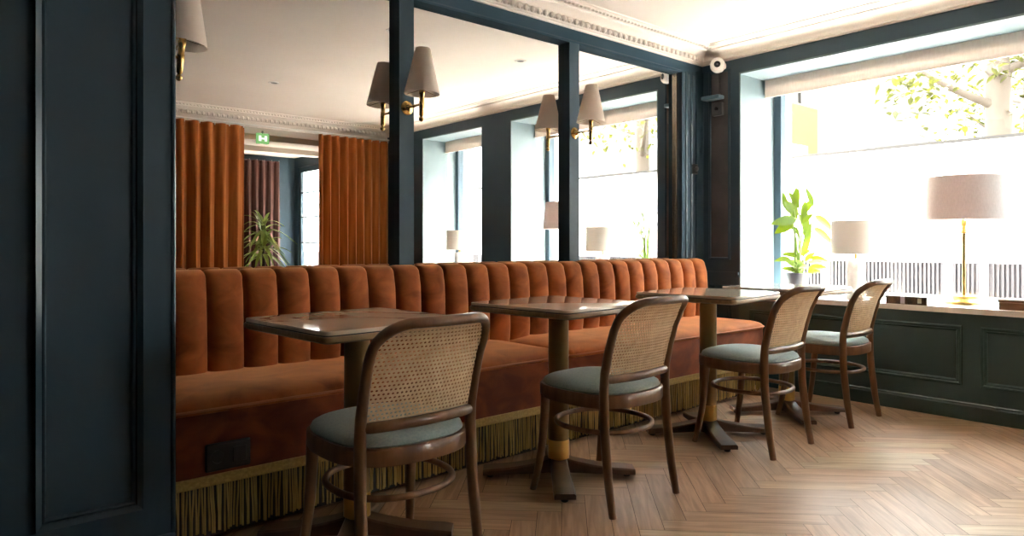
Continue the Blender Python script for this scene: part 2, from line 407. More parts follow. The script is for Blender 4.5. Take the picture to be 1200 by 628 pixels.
# wainscot panels under the windows and on the corner
for (a0, a1) in ((1.316, 2.645), (.02, 1.224), (-1.4, -.08)):
    trim(mould_rect(MB(), a0, a1, .193, .534, lambda a, b, h: wallx(a, b, h + .004), PANEL), 'dado_trim', label='panel moulding under the window')
trim(mould_rect(MB(), 2.805, 2.985, .885, 2.295, wallx, [(0, -.002), (0, .012), (.006, .016), (.014, .014), (.018, .004), (.020, -.002)]), label='slim panel moulding beside the window')
trim(MB().box(XW - .004, XW + .01, 2.825, 2.965, .905, 2.275), 'recess', 'brown inset of the slim corner panel')
trim(MB().box(XW - .016, XW + .01, 2.737, YM + .05, .775, .795), 'paint', 'dado rail beside the window')
trim(mould_rect(MB(), 2.80, 2.99, .20, .70, wallx, PANEL), 'trim_paint', label='low panel moulding in the corner')

# pale window reveals, sills, frames, glass, outside reveals
def window(n, y0, y1, label):
    t = .012
    mb = MB()
    mb.box(XW + .001, 5.02, y1 - t, y1 + .002, ZS, ZH).box(XW + .001, 5.02, y0 - .002, y0 + t, ZS, ZH).box(XW + .001, 5.02, y0, y1, ZH - t, ZH + .002)
    trim(mb, 'reveal', 'pale painted reveal of ' + label)
    mb = MB()
    mb.box(5.10, 5.29, y1 - t, y1 + .002, ZS - .03, ZH).box(5.10, 5.29, y0 - .002, y0 + t, ZS - .03, ZH).box(5.10, 5.29, y0, y1, ZH - t, ZH + .002).box(5.10, 5.33, y0, y1, ZS - .06, ZS - .025)
    trim(mb, 'exterior', 'pale outside reveal of ' + label)
    mb = MB().box(XW - .022, 5.03, y0 + .0, y1 - .0, ZS - .032, ZS)
    trim(mb, 'sill', 'white stone sill of ' + label)
    fr_ = MB(); w = .055
    fr_.box(5.015, 5.10, y0 + t, y0 + t + w, ZS, ZH - t).box(5.015, 5.10, y1 - t - w, y1 - t, ZS, ZH - t)
    fr_.box(5.015, 5.10, y0 + t + w, y1 - t - w, ZS, ZS + .03).box(5.015, 5.10, y0 + t + w, y1 - t - w, ZH - t - w, ZH - t)
    o = struct(build(fr_, 'window_%d' % n, 'frame', bevel=.004), 'blue framed ' + label)
    g = build(MB().box(5.055, 5.061, y0 + t + w - .003, y1 - t - w + .003, ZS + .027, ZH - t - w + .003), 'glass', 'glass', o)
window(1, *W1, 'large window beside the banquette')
window(2, *W2, 'second window seen in the mirrors')

# mirror wall: frame rails, posts, corner pilaster
trim(MB().box(PX, XW, YM, YM + .062, 2.268, 2.36), 'paint_matt', label='top rail above the mirrors')
mb = MB().box(PX, 4.272, YM - .003, YM + .0, 2.280, 2.286); trim(mb, label='bead under the top rail')
trim(MB().box(PX, XW, YM, YM + .062, .0, .88), label='wall under the mirrors')
for xm in (1.9115, 3.147):
    trim(MB().box(xm - .0435, xm + .0435, YM, YM + .062, .87, 2.27), label='blue post between two mirrors')
mb = MB().box(4.272, XW + .002, YM, YM + .062, .87, 2.27)
trim(mb, label='corner pilaster beside the mirrors')
mb = MB()
for x in (4.336, 4.401):
    mb.tube([(x, YM + .002, .80), (x, YM + .002, 2.28)], .014, 10)
mb.box(4.272, 4.290, YM - .010, YM + .02, .87, 2.27)
mb.box(4.455, 4.545, YM - .012, YM + .02, .80, 2.30)
trim(mb, 'trim_paint', label='vertical beads on the corner pilaster')
for (x0, x1, lab) in ((PX, 1.868, 'large wall mirror between the pier and the first blue post'), (1.955, 3.1035, 'wall mirror between the two blue posts, reflecting the ceiling and a window'), (3.1905, 4.272, 'narrowest looking wall mirror beside the window corner, reflecting the bright window')):
    o = thing('wall_mirror', lab, 'mirror', ((x0 + x1) / 2, YG, .88), group='wall mirrors above the banquette')
    h = (x1 - x0) / 2
    build(MB().box(-h, h, 0, .01, 0, 1.39), 'glass', 'mirror', o)
    if x0 > 3: build(MB().box(h - .012, h, -.02, -.001, 0, 1.385), 'edge_strip', 'mirror_edge', o)

# ------------------------------------------------------------------ cornice
def cornice(a, b, nrm, ends, orn, name_label):
    """run from a to b along a wall, profile projecting along nrm; ends = (mitre at a, mitre at b): +1 inside corner, 0 plain"""
    prof = [(0, 2.352), (.014, 2.352), (.016, 2.362), (.030, 2.366), (.034, 2.372)]
    for i in range(7):
        t = i / 6; prof.append((.036 + .085 * (1 - cos(t * pi / 2)), 2.374 + .046 * sin(t * pi / 2)))
    prof += [(.128, 2.424), (.130, 2.432), (.150, 2.434), (.176, 2.436), (.182, 2.441), (.198, 2.443), (.2, 2.4505), (0, 2.4505)]
    A, B = Vector(a), Vector(b); d = (B - A).normalized(); N = Vector(nrm)
    mb = MB(); n = len(prof); vs = []
    for q, s, e in ((A, 1, ends[0]), (B, -1, ends[1])):
        for p, z in prof:
            w = q + N * p + d * (s * p * e); vs.append((w.x, w.y, z))
    mb.add(vs, [(i, (i + 1) % n, n + (i + 1) % n, n + i) for i in range(n)] + [tuple(range(n)), tuple(range(2 * n - 1, n - 1, -1))])
    if orn:
        L = (B - A).length
        x = .05 + .07 * ends[0]
        while x < L - .06:      # row of eggs on the lower bed
            w = A + d * x + N * .052
            mb.ball((w.x, w.y, 2.381), .021, 8, 5, (.78, .78, .95))
            w2 = A + d * (x + .026) + N * .048
            mb.ball((w2.x, w2.y, 2.377), .008, 6, 4, (.8, .8, 1.6))
            x += .052
        x = .05 + .17 * ends[0]
        while x < L - .05:      # small leaf row near the ceiling
            w = A + d * x + N * .165
            mb.ball((w.x, w.y, 2.432), .011, 6, 4, (1.2, 1.2, .8))
            x += .034
    return trim(mb, 'cornice', name_label, 25)
cornice((PX, YM, 0), (XW, YM, 0), (0, -1, 0), (0, 1), True, 'ornamental cornice above the mirrors')
cornice((XW, YM, 0), (XW, YF, 0), (-1, 0, 0), (1, 1), False, 'plain moulded cornice above the window')
cornice((XW, YF, 0), (XL, YF, 0), (0, 1, 0), (1, 1), True, 'ornamental cornice above the curtains')
cornice((XL, YF, 0), (XL, PY, 0), (1, 0, 0), (1, 1), False, 'cornice along the far left wall')
cornice((XL, PY, 0), (PX, PY, 0), (0, -1, 0), (1, 0), True, 'cornice above the pier')

# ------------------------------------------------------------------ banquette
bq = thing('banquette', 'long rust velvet channel-back banquette with gold fringe along the mirrors', 'banquette', (2.5, 2.7, 0))
bl = lambda x, y, z: (x - 2.5, y - 2.7, z)
X0, PITCH, NCH = .601, .146, 26
def back_fn():
    # profile of the back in (y, z): up the front, over the rounded top, down behind
    base = [(2.925, .43), (2.926, .53), (2.932, .68), (2.938, .79), (2.945, .831)]
    for i in range(1, 9):
        t = i / 8 * pi
        base.append((2.985 - .040 * cos(t), .848 + .036 * sin(t)))
    base.append((3.035, .80))
    P = [Vector((y, z)) for y, z in base]; N = []
    for i in range(len(P)):
        a = P[max(0, i - 1)]; b = P[min(len(P) - 1, i + 1)]; t = (b - a).normalized(); N.append(Vector((-t.y, t.x)))
    mb = MB(); nu = 16
    vs = []; cols = NCH * nu + 1
    for j in range(len(P)):
        for c in range(cols):
            ch, q = divmod(c, nu); u = q / nu
            ex_ = 2.5 if j < 4 else 2.5 + 1.1 * (j - 3)
            bulge = (1 - abs(2 * u - 1) ** ex_) ** .55 if 0 < u < 1 else 0.
            amp = (.022, .046, .056, .056)[j] if j < 4 else max(.012, .056 - .012 * (j - 3))
            
            p = P[j] + N[j] * (amp * bulge)
            vs.append(bl(X0 + c * PITCH / nu, p.x, p.y))
    fs = []
    for j in range(len(P) - 1):
        for c in range(cols - 1): fs.append((j * cols + c, j * cols + c + 1, (j + 1) * cols + c + 1, (j + 1) * cols + c))
    # end cap at the right
    r_ = [j * cols + cols - 1 for j in range(len(P))]
    fs.append(tuple(r_))
    mb.add(vs, fs); return mb
mb = back_fn()
# keep the left end inside the pier edge
mb.v = [(max(p[0], PX + .001 - 2.5), p[1], p[2]) for p in mb.v]
build(mb, 'backrest', 'velvet', bq, smooth=48)

def rr(x0, x1, y0, y1, rl, rr_, n=6):
    """plan outline, rounded front corners (front = y0)"""
    pts = [(x1, y1), (x0, y1)]
    for (cx, cy, r_, a0) in ((x0 + rl, y0 + rl, rl, pi), (x1 - rr_, y0 + rr_, rr_, 1.5 * pi)):
        for i in range(n + 1):
            a = a0 + i / n * pi / 2; pts.append((cx + r_ * cos(a), cy + r_ * sin(a)))
    return pts
def inset(poly, d):
    n = len(poly); out = []
    for i in range(n):
        a, b, c = Vector(poly[i - 1]), Vector(poly[i]), Vector(poly[(i + 1) % n])
        t = ((b - a).normalized() + (c - b).normalized()).normalized()
        nn = Vector((-t.y, t.x)); cs = max(.4, nn.dot(Vector((-(b - a).normalized().y, (b - a).normalized().x))))
        out.append(tuple(b + nn * d / cs))
    return out
YS = 2.422
for (x0, x1, rl, r2) in ((PX + .002, 2.470, .02, .03), (2.474, 4.395, .03, .10)):
    poly = rr(x0, x1, YS, 2.96, rl, r2)
    steps = [(.012, .428), (.001, .431), (0, .443), (.004, .452), (.013, .461), (.028, .468), (.05, .474), (.08, .479), (.12, .483), (.16, .485), (.165, .485)]
    rs = []
    for d, z in steps:
        q = rr(x0 + d, x1 - d, YS + d, 2.96, max(rl - d, .004), max(r2 - d, .004)); rs.append([bl(x, y, z) for x, y in q])
    c = build(MB().rings(rs, True), 'seat_cushion', 'velvet', bq, smooth=60)
    path = [bl(max(x, PX + .008), y, .444) for x, y in inset(poly, -.003)[2:]]
    build(MB().tube(path, .0045, 8), 'piping', 'piping', c, smooth=60)
poly = rr(PX + .002, 4.392, YS + .003, 2.99, .02, .098)
build(MB().rings([[bl(x, y, z) for x, y in inset(poly, d)] for d, z in ((0, .20), (0, .428), (.003, .431))], True), 'seat_base', 'velvet_shaded', bq, smooth=50)
pol2 = inset(poly, .05)
build(MB().prism([(x - 2.5, y - 2.7) for x, y in pol2], 0.0, .2), 'plinth', 'plinth', bq)
# gold fringe: braid and hanging strands
outl = rr(PX + .012, 4.39, YS + .006, 2.95, .02, .096, 8)[2:] + [(4.39, 2.95)]
def along(pl, step):
    out = []; carry = 0
    for a, b in zip(pl[:-1], pl[1:]):
        A, B = Vector(a), Vector(b); L = (B - A).length; s = carry
        while s < L: out.append(A.lerp(B, s / L)); s += step
        carry = s - L
    return out
bb = MB(); pts = outl
for i in range(len(pts) - 1):
    a, b = Vector(pts[i]), Vector(pts[i + 1]); t = (b - a).normalized(); nn = Vector((t.y, -t.x))
vs = []; prof = [(.0, .186), (.005, .186), (.007, .196), (.005, .200), (.007, .212), (.005, .222), (0, .224)]
nn_all = []
for i in range(len(pts)):
    a = Vector(pts[max(0, i - 1)]); b = Vector(pts[min(len(pts) - 1, i + 1)]); t = (b - a).normalized(); nn_all.append(Vector((t.y, -t.x)))
for p, nn in zip(pts, nn_all):
    for o_, z in prof: vs.append(bl(p[0] + nn.x * o_, p[1] + nn.y * o_, z))
n_ = len(prof); bb.add(vs, [(i * n_ + j, i * n_ + j + 1, (i + 1) * n_ + j + 1, (i + 1) * n_ + j) for i in range(len(pts) - 1) for j in range(n_ - 1)])
fr_o = build(bb, 'fringe_braid', 'braid', bq, smooth=40)
st = MB()
for p in along(outl, .0092):
    dx, dy = random.uniform(-.004, .004), random.uniform(-.005, .003)
    ln = random.uniform(.022, .036); sw = random.uniform(-.006, .006)
    x, y = p.x + dx, p.y - .001
    pp = [(x, y, .190), (x + sw * .3, y + dy * .4, .14), (x + sw, y + dy, .085), (x + sw * 1.1, y + dy * 1.2, ln)]
    st.tube([bl(*q) for q in pp], [.0026, .0030, .0030, .0036], 5)
o = build(st, 'fringe_strands', 'fringe', bq, smooth=60); o['kind'] = 'stuff'

# double socket on the seat front
so = thing('power_outlet', 'black double power outlet set in the banquette front near the pier', 'power outlet', (.805, YS + .001, .282))
build(MB().box(-.075, .075, -.012, .0015, -.047, .047), 'plate', 'black', so, bevel=.006)
mbx = MB().lathe([(.024, .001), (.0245, .003), (.020, .003), (.0185, -.004), (.001, -.004)], 24)
mbx.xform(Matrix.Translation((-.036, -.012, 0)) @ Matrix.Rotation(pi / 2, 4, 'X'))
so_k = build(mbx, 'socket', 'black', so, smooth=40)
mp_ = MB()
for q in (-.009, .009): mp_.lathe([(.0028, -.004), (.0028, -.0035)], 8, (q, 0, 0))
mp_.xform(Matrix.Translation((-.036, -.012, 0)) @ Matrix.Rotation(pi / 2, 4, 'X'))
build(mp_, 'contact_holes', 'grey_plastic', so_k)
build(MB().box(.013, .060, -.0145, -.010, -.026, .026), 'cover_module', 'black', so, bevel=.002)

# ------------------------------------------------------------------ bistro tables
def make_table(label, loc, rz):
    t = thing('bistro_table', label, 'table', loc, rz, 'bistro tables along the banquette')
    h = .28
    def rsq(h, r, n=5):
        out = []
        for cx, cy, a0 in ((h - r, h - r, 0), (-h + r, h - r, pi / 2), (-h + r, -h + r, pi), (h - r, -h + r, 1.5 * pi)):
            for i in range(n + 1):
                a = a0 + i / n * pi / 2; out.append((cx + r * cos(a), cy + r * sin(a)))
        return out
    ring = lambda hh, z, r=.03: [(x, y, z) for x, y in rsq(hh, r)]
    top = build(MB().rings([ring(h - .004, .738), ring(h - .004, .747), ring(h - .006, .750)]), 'tabletop', 'tabletop', t, smooth=35)
    build(MB().rings([ring(h - .012, .712), ring(h - .001, .718), ring(h, .731), ring(h - .002, .7345)]), 'edge_band', 'gold_edge', top, smooth=35)
    build(MB().rings([ring(h - .005, .7345), ring(h - .005, .738)]), 'black_line', 'black', top)  # thin black strip between the stone top and its wood edge
    build(MB().rings([ring(.12, .700, .02), ring(.12, .712, .02)]), 'mounting_plate', 'black', t)
    n = 28
    build(MB().lathe([(.0435, .160), (.0435, .70)], n), 'column', 'bronze', t, smooth=40)
    build(MB().lathe([(.044, .052), (.0455, .055), (.0455, .158), (.044, .161)], n), 'collar', 'brass', t, smooth=40)
    build(MB().lathe([(.05, .022), (.052, .03), (.050, .050), (.045, .054)], n), 'hub', 'walnut_dark', t, smooth=40)
    for q in range(4):
        a = radians(45 + 90 * q); f = MB(); rs = []
        for i in range(9):
            s = i / 8; r_ = .03 + .295 * s; wd = .035 + .010 * s
            zt = .042 + .042 * (1 - s) ** 2.0; zb = .016 + .010 * (1 - s)
            if i == 8: wd -= .003; zt -= .004
            rs.append([(r_, -wd, zb), (r_, wd, zb), (r_, wd, zt - .006), (r_, wd - .006, zt), (r_, -wd + .006, zt), (r_, -wd, zt - .006)])
        f.rings(rs, True); f.xform(Matrix.Rotation(a, 4, 'Z'))
        fo = build(f, 'foot', 'walnut_dark', t, smooth=32)
        g = MB().lathe([(.014, 0), (.016, .004), (.016, .018)], 12, (.295, 0, 0)); g.xform(Matrix.Rotation(a, 4, 'Z'))
        build(g, 'glide', 'black', fo, smooth=40)
    return t
t1 = make_table('square stone-topped bistro table nearest the blue pier', (1.135, 2.125, 0), radians(4))
dup(t1, (2.10, 2.13, 0), radians(5), 'square stone-topped bistro table second from the pier, over the cushion seam')
dup(t1, (3.152, 2.08, 0), radians(6), 'square stone-topped bistro table third from the pier, by the banquette end')
dup(t1, (3.905, 2.04, 0), radians(3), 'square stone-topped bistro table closest to the window sill')

# ------------------------------------------------------------------ cane chairs
def post_y(z):
    K = [(0, -.215), (.12, -.193), (.30, -.172), (.45, -.165), (.52, -.170), (.60, -.188), (.68, -.212), (.74, -.242), (.775, -.270), (.81, -.308)]
    for (z0, y0), (z1, y1) in zip(K[:-1], K[1:]):
        if z <= z1: return y0 + (y1 - y0) * (z - z0) / (z1 - z0)
    return K[-1][1]
def make_chair(label, loc, rz):
    c = thing('cane_chair', label, 'chair', loc, rz, 'cane-backed chairs facing the banquette')
    # seat rim (bent wood hoop) and cushion
    def sq(a, b, cy, n=48, e=2.7):
        out = []
        for i in range(n):
            t = 2 * pi * i / n; ct, st_ = cos(t), sin(t)
            out.append((a * abs(ct) ** (2 / e) * (1 if ct >= 0 else -1), cy + b * abs(st_) ** (2 / e) * (1 if st_ >= 0 else -1)))
        return out
    ring = lambda a, b, z: [(x, y, z) for x, y in sq(a, b, .012)]
    build(MB().rings([ring(.208, .214, .388), ring(.220, .226, .386), ring(.223, .229, .392), ring(.223, .229, .432), ring(.219, .225, .437), ring(.205, .211, .436)], False), 'seat_frame', 'walnut', c, smooth=40)
    rs = [ring(.206, .212, .405), ring(.208, .214, .436), ring(.213, .219, .441)]
    for i in range(1, 8):
        t = i / 7; q = cos(t * pi / 2) ** .75 if t < 1 else 0.04; rs.append(ring(.212 * max(q, .04), .218 * max(q, .04), .446 + .034 * sin(t * pi / 2)))
    build(MB().rings(rs), 'seat_cushion', 'seat', c, smooth=60)
    # rear legs
    for s in (-1, 1):
        zs = [0, .05, .12, .2, .3, .39, .46]
        pts = [(s * (.196 - .008 * (z / .46)), post_y(z), z) for z in zs]
        build(MB().tube(smoothpts(pts, 3), [.0150 + .0040 * min(1, i / 10) for i in range(19)], 12, up=Vector((0, 1, 0)), asp=.86), 'leg', 'walnut', c, smooth=50)
    # front legs: slightly splayed, tapering
    for s in (-1, 1):
        pts = [(s * .180, .150, .395), (s * .180, .156, .30), (s * .184, .168, .18), (s * .193, .186, .07), (s * .202, .202, 0)]
        build(MB().tube(smoothpts(pts, 5), [.0195 - .0065 * i / 20 for i in range(21)], 12), 'leg', 'walnut', c, smooth=50)
    # bent back frame, an inverted U, bowed backwards across its width
    W, R = .188, .085; ztop = .792
    def bow(x, z):
        return -.030 * (1 - (x / W) ** 2) * min(1, max(0, (z - .46) / .12))
    pl = []
    for z in (.46, .49, .52, .56, .60, .64, .68, ztop - R): pl.append((-W, z))
    for i in range(1, 8):
        a = pi - i / 8 * pi / 2; pl.append((-W + R + R * cos(a), ztop - R + R * sin(a)))
    for i in range(0, 9): pl.append((-W + R + (2 * W - 2 * R) * i / 8, ztop))
    for i in range(1, 8):
        a = pi / 2 - i / 8 * pi / 2; pl.append((W - R + R * cos(a), ztop - R + R * sin(a)))
    for z in (ztop - R, .68, .64, .60, .56, .52, .49, .46): pl.append((W, z))
    P3 = lambda x, z: Vector((x, post_y(z) + bow(x, z), z))
    nq = len(pl); build(MB().tube([P3(x, z) for x, z in pl], [.0190 - .0030 * min(1, min(i, nq - 1 - i) / 7) for i in range(nq)], 12, up=Vector((0, 1, 0)), asp=.86), 'back_frame', 'walnut', c, smooth=55)
    # lower rail of the back
    zr = .497; pts = [P3(-W + 2 * W * i / 12, zr) + Vector((0, -.004 - .016 * (1 - (2 * i / 12 - 1) ** 2), 0)) for i in range(13)]
    build(MB().tube(pts, [.014] + [.0165] * 11 + [.014], 10, asp=.8), 'back_rail', 'walnut', c, smooth=50)
    # woven cane: real strands with octagonal openings, in staggered rows
    px, pz = .0132, .0117; mb = MB(); row = 0; z = zr + .004
    def inside(x, zz):
        if zz > ztop - .004: return False
        if abs(x) > W - .002: return False
        if zz > ztop - R and abs(x) > W - R:
            return (abs(x) - (W - R)) ** 2 + (zz - (ztop - R)) ** 2 < (R - .003) ** 2
        return True
    while z < ztop:
        nx = int(2 * W / px) + 2
        for i in range(-1, nx):
            x = -W + i * px + (px / 2 if row % 2 else 0)
            cx, cz = x + px / 2, z + pz / 2
            if not inside(cx, cz): continue
            outer = [(0, 0), (.5, 0), (1, 0), (1, .5), (1, 1), (.5, 1), (0, 1), (0, .5)]
            vs = []
            for (a, b_) in outer: vs.append(P3(min(W, max(-W, x + a * px)), min(ztop, z + b_ * pz)))
            for q in range(8):
                a = -3 * pi / 4 + q * pi / 4
                vs.append(P3(min(W, max(-W, cx + .30 * px * cos(a))), min(ztop, cz + .30 * pz * sin(a))))
            mb.add(vs, [(q, (q + 1) % 8, 8 + (q + 1) % 8, 8 + q) for q in range(8)])
        z += pz; row += 1
    cn = build(mb, 'cane_panel', 'cane', c)
    sl = cn.modifiers.new('thick', 'SOLIDIFY'); sl.thickness = .0022; sl.offset = 0
    # ring stretcher
    pts = [(.192 * cos(2 * pi * i / 40) if abs(cos(2 * pi * i / 40)) < 2 else 0, -.002 + .178 * sin(2 * pi * i / 40), .287) for i in range(40)]
    pts = [(x, y, .287) for x, y in sq(.186, .186, -.004, 44, 2.25)]
    build(MB().tube(pts, .0102, 10, closed=True), 'ring_stretcher', 'walnut', c, smooth=60)
    return c
c1 = make_chair('cane-backed chair with grey-green seat closest to the blue pier', (1.103, 1.862, 0), radians(0))
dup(c1, (2.112, 1.885, 0), radians(1), 'cane-backed chair with grey-green seat second from the pier')
dup(c1, (3.195, 1.855, 0), radians(1.5), 'cane-backed chair with grey-green seat third from the pier, opposite the banquette end')
dup(c1, (4.035, 1.86, 0), radians(1.5), 'cane-backed chair furthest from the pier, standing against the window wainscot')

# ------------------------------------------------------------------ wall sconces
def make_sconce(label, loc, rz, tilt=0., lean=0.):
    """origin at the centre of the back plate, arm reaches along -y"""
    t = thing('wall_sconce', label, 'wall lamp', loc, rz, 'brass wall sconces with cone shades')
    R = Matrix.Rotation(pi / 2, 4, 'X')
    mb = MB().lathe([(.035, 0), (.036, .006), (.030, .012), (.016, .016), (.012, .026), (.008, .03)], 24).xform(R)
    build(mb, 'backplate', 'brass_old', t, smooth=40)
    arm = MB().tube([(0, -.02, 0), (0, -.14, 0)], .006, 10).ball((0, -.07, 0), .0085)
    build(arm, 'arm', 'brass_old', t, smooth=50)
    T = Matrix.Translation((0, -.14, 0)) @ Matrix.Rotation(tilt, 4, 'Y') @ Matrix.Rotation(lean, 4, 'X')
    st_ = MB().lathe([(.004, -.088), (.011, -.083), (.013, -.074), (.008, -.066), (.006, -.062), (.011, -.056), (.0115, -.02), (.013, -.016), (.013, .012), (.0115, .016), (.0115, .045), (.014, .05), (.015, .062), (.009, .066), (.009, .10)], 18).xform(T)
    build(st_, 'stem', 'brass_old', t, smooth=40)
    sh = MB()
    sh.lathe([(.089, .050), (.0375, .278), (.0355, .278), (.0868, .050)], 40, cap=False)
    sh.f.append(tuple([i for i in range(40)][::-1]) if False else (0, 1, 41, 40)); sh.xform(T)
    so_ = build(sh, 'lamp_shade', 'shade', t, smooth=50)
    w = MB()
    for i in range(3):
        a = 2 * pi * i / 3; w.tube([(0, 0, .072), (.086 * cos(a), .086 * sin(a), .054)], .0014, 5)
    w.lathe([(.012, .06), (.016, .10), (.022, .13), (.018, .155), (.002, .165)], 12)
    w.xform(T); build(w, 'bulb_holder', 'brass_old', so_, smooth=40)
    return t
s2_ = make_sconce('brass wall sconce with cone shade on the blue post left of the middle mirror', (1.9115, YM, 1.70), 0, radians(1.5))
dup(s2_, (3.147, YM, 1.70), 0, 'brass wall sconce with cone shade on the blue post nearer the window')
make_sconce('brass wall sconce with cone shade at the pier, cut by the top of the photo', (PX, 2.78, 1.70), radians(90), radians(0), radians(5))

# ------------------------------------------------------------------ table lamps on the sills
def lampshade(t, z0, z1, r0, r1, material):
    n = 48
    o = build(MB().lathe([(r0, z0), (r1, z1), (r1 - .004, z1), (r0 - .004, z0), (r0, z0)], n, cap=False), 'lamp_shade', material, t, smooth=50)
    mb = MB()
    for i in range(3):
        a = 2 * pi * i / 3; mb.tube([(0, 0, z1 - .02), ((r1 - .003) * cos(a), (r1 - .003) * sin(a), z1 - .02)], .002, 5)
    build(mb, 'shade_spider', 'brass', o)
    return o
lb = thing('table_lamp', 'brass column table lamp with wide grey drum shade on the window sill', 'lamp', (4.845, 1.397, ZS))
build(MB().lathe([(.112, 0), (.114, .004), (.112, .011), (.100, .014), (.101, .020), (.101, .048), (.098, .052), (.02, .053)], 48), 'base', 'brass', lb, smooth=35)
build(MB().lathe([(.010, .050), (.010, .43)], 16), 'stem', 'brass_old', lb, smooth=40)
build(MB().lathe([(.012, .43), (.026, .433), (.026, .439), (.014, .443), (.012, .47), (.017, .475), (.017, .51), (.012, .515), (.012, .60)], 20), 'lamp_holder', 'brass', lb, smooth=40)
lampshade(lb, .512, .775, .231, .207, 'shade_grey')
def stone_lamp(label, loc):
    t = thing('table_lamp', label, 'lamp', loc)
    build(MB().lathe([(.056, 0), (.060, .004), (.060, .262), (.056, .268), (.012, .270)], 32), 'base', 'stone', t, smooth=35)
    build(MB().lathe([(.010, .268), (.010, .30), (.014, .305), (.014, .35)], 14), 'lamp_holder', 'brass', t, smooth=40)
    lampshade(t, .300, .520, .152, .150, 'shade_white')
stone_lamp('small stone cylinder table lamp with white shade beside the sill plant', (4.716, 1.984, ZS))
stone_lamp('stone cylinder table lamp with white shade on the second window sill, seen in the mirror', (4.72, -.20, ZS))

# ------------------------------------------------------------------ sill plant
def leaf(mb, base, tip, width, droop=.0, n=8, fold=.12, side=None):
    """a blade from base to tip with pointed ends and a folded midrib"""
    A, B = Vector(base), Vector(tip); d = (B - A); L = d.length; t = d.normalized()
    sd = side or t.cross(Vector((0, 0, 1)))
    if sd.length < .05: sd = Vector((1, 0, 0))
    sd = sd.normalized(); up = sd.cross(t).normalized()
    vs = []
    for i in range(n + 1):
        s = i / n; w = width * (sin(pi * min(1, s ** .75)) ** .8 if 0 < s < 1 else .02)
        c = A + d * s + up * 0 + Vector((0, 0, -droop * L * (s - .0) ** 2))
        vs += [c + sd * w / 2 + up * fold * w, c, c - sd * w / 2 + up * fold * w]
    mb.add(vs, [(3 * i + a, 3 * i + a + 1, 3 * i + a + 4, 3 * i + a + 3) for i in range(n) for a in (0, 1)])
pl = thing('potted_plant', 'leafy green potted plant in a black pot on the sill at the window corner', 'plant', (4.787, 2.418, ZS))
build(MB().lathe([(.060, 0), (.064, .004), (.082, .155), (.084, .160), (.078, .160), (.074, .140)], 32), 'pot', 'pot', pl, smooth=35)
build(MB().lathe([(.001, .142), (.076, .142), (.076, .138)], 24), 'soil', 'soil', pl)
random.seed(21)
# direction to camera is roughly (-.89,-.45); image-right is (.76,-.65)
ir = Vector((.7577, -.6525, 0)); toward = Vector((-.6525, -.7577, 0))
stems = MB(); lv = MB()
def frond(px_, pz_, dpt, w, ln, ang, droop=.3, b0=None):
    """stem to a point px_ (right, m), pz_ (height, m), then a leaf of length ln heading ang degrees from image-right"""
    top = ir * px_ + toward * dpt + Vector((0, 0, pz_)); b0 = b0 or Vector((random.uniform(-.025, .025), random.uniform(-.025, .025), .14))
    mid = b0.lerp(top, .55) * 1; mid = Vector((b0.x + (top.x - b0.x) * .35, b0.y + (top.y - b0.y) * .35, b0.z + (top.z - b0.z) * .6))
    p = smoothpts([b0, mid, top], 6); stems.tube(p, [.0042 - .002 * i / (len(p) - 1) for i in range(len(p))], 6)
    d = ir * cos(radians(ang)) + Vector((0, 0, sin(radians(ang)))) + toward * random.uniform(-.25, .35)
    tip = top + d.normalized() * ln
    face = (d.normalized().cross(toward + Vector((0, 0, .35)))).normalized()
    leaf(lv, top, tip, w, droop, 9, .10, face)
PLANT = [(-.03, .54, .0, .055, .20, 104), (.025, .52, .03, .05, .22, 84), (.05, .58, -.03, .05, .17, 62, .2), (-.055, .58, .0, .05, .19, 104),
          (-.03, .535, .05, .075, .20, 180, .15), (.12, .57, .0, .06, .17, -32, .22), (.10, .48, .03, .055, .16, -35, .25), (-.05, .515, .04, .075, .14, 200, .2),
          (.03, .40, .06, .05, .24, 86, .1), (.015, .27, .05, .05, .28, 82, .05), (-.07, .255, .04, .04, .13, 168, .3), (.07, .26, .04, .042, .14, 15, .45), (.05, .19, .06, .045, .15, 20, .3),
          (-.03, .17, .03, .04, .11, 150, .3), (.04, .165, .07, .04, .10, 25, .4), (-.04, .64, .02, .045, .15, 84, .1), (.0, .62, .02, .05, .17, 112, .2)]
for q in range(9):
    PLANT.append((random.uniform(-.09, .10), random.uniform(.42, .66), random.uniform(-.08, .08), random.uniform(.03, .045), random.uniform(.12, .19), random.uniform(45, 135), random.uniform(.05, .3)))
for q in range(9):
    PLANT.append((random.uniform(-.06, .08), random.uniform(.16, .30), random.uniform(-.06, .08), random.uniform(.03, .045), random.uniform(.08, .13), random.choice((random.uniform(0, 60), random.uniform(120, 180))), random.uniform(.2, .5)))
for a in PLANT:
    frond(*a)
build(stems, 'stems', 'stem', pl, smooth=60)
build(lv, 'leaves', 'leaf', pl, smooth=70)

# ------------------------------------------------------------------ sill objects
bk = thing('book', 'thick brown book lying flat on the sill left of the brass lamp', 'book', (4.625, 1.615, ZS), radians(-2))
build(MB().box(-.075, .075, -.112, .112, .004, .044), 'pages', 'paper', bk)
build(MB().box(-.080, .078, -.116, .116, 0, .004).box(-.080, .078, -.116, .116, .044, .048).box(-.081, -.077, -.116, .116, 0, .048), 'cover', 'book_cover', bk, bevel=.0015)
build(MB().box(-.0822, -.0805, .005, .030, .003, .046), 'spine_label', 'book_label', bk)
build(MB().box(-.0822, -.0805, -.088, -.066, .010, .040), 'spine_ornament', 'paper', bk)
bx = thing('wooden_box', 'small brown wooden box on the sill right of the brass lamp', 'box', (4.655, 1.02, ZS), radians(1))
build(MB().box(-.09, .09, -.13, .13, 0, .040), 'body', 'box_wood', bx, bevel=.004)
build(MB().box(-.092, .092, -.132, .132, .042, .058), 'lid', 'box_wood', bx, bevel=.004)

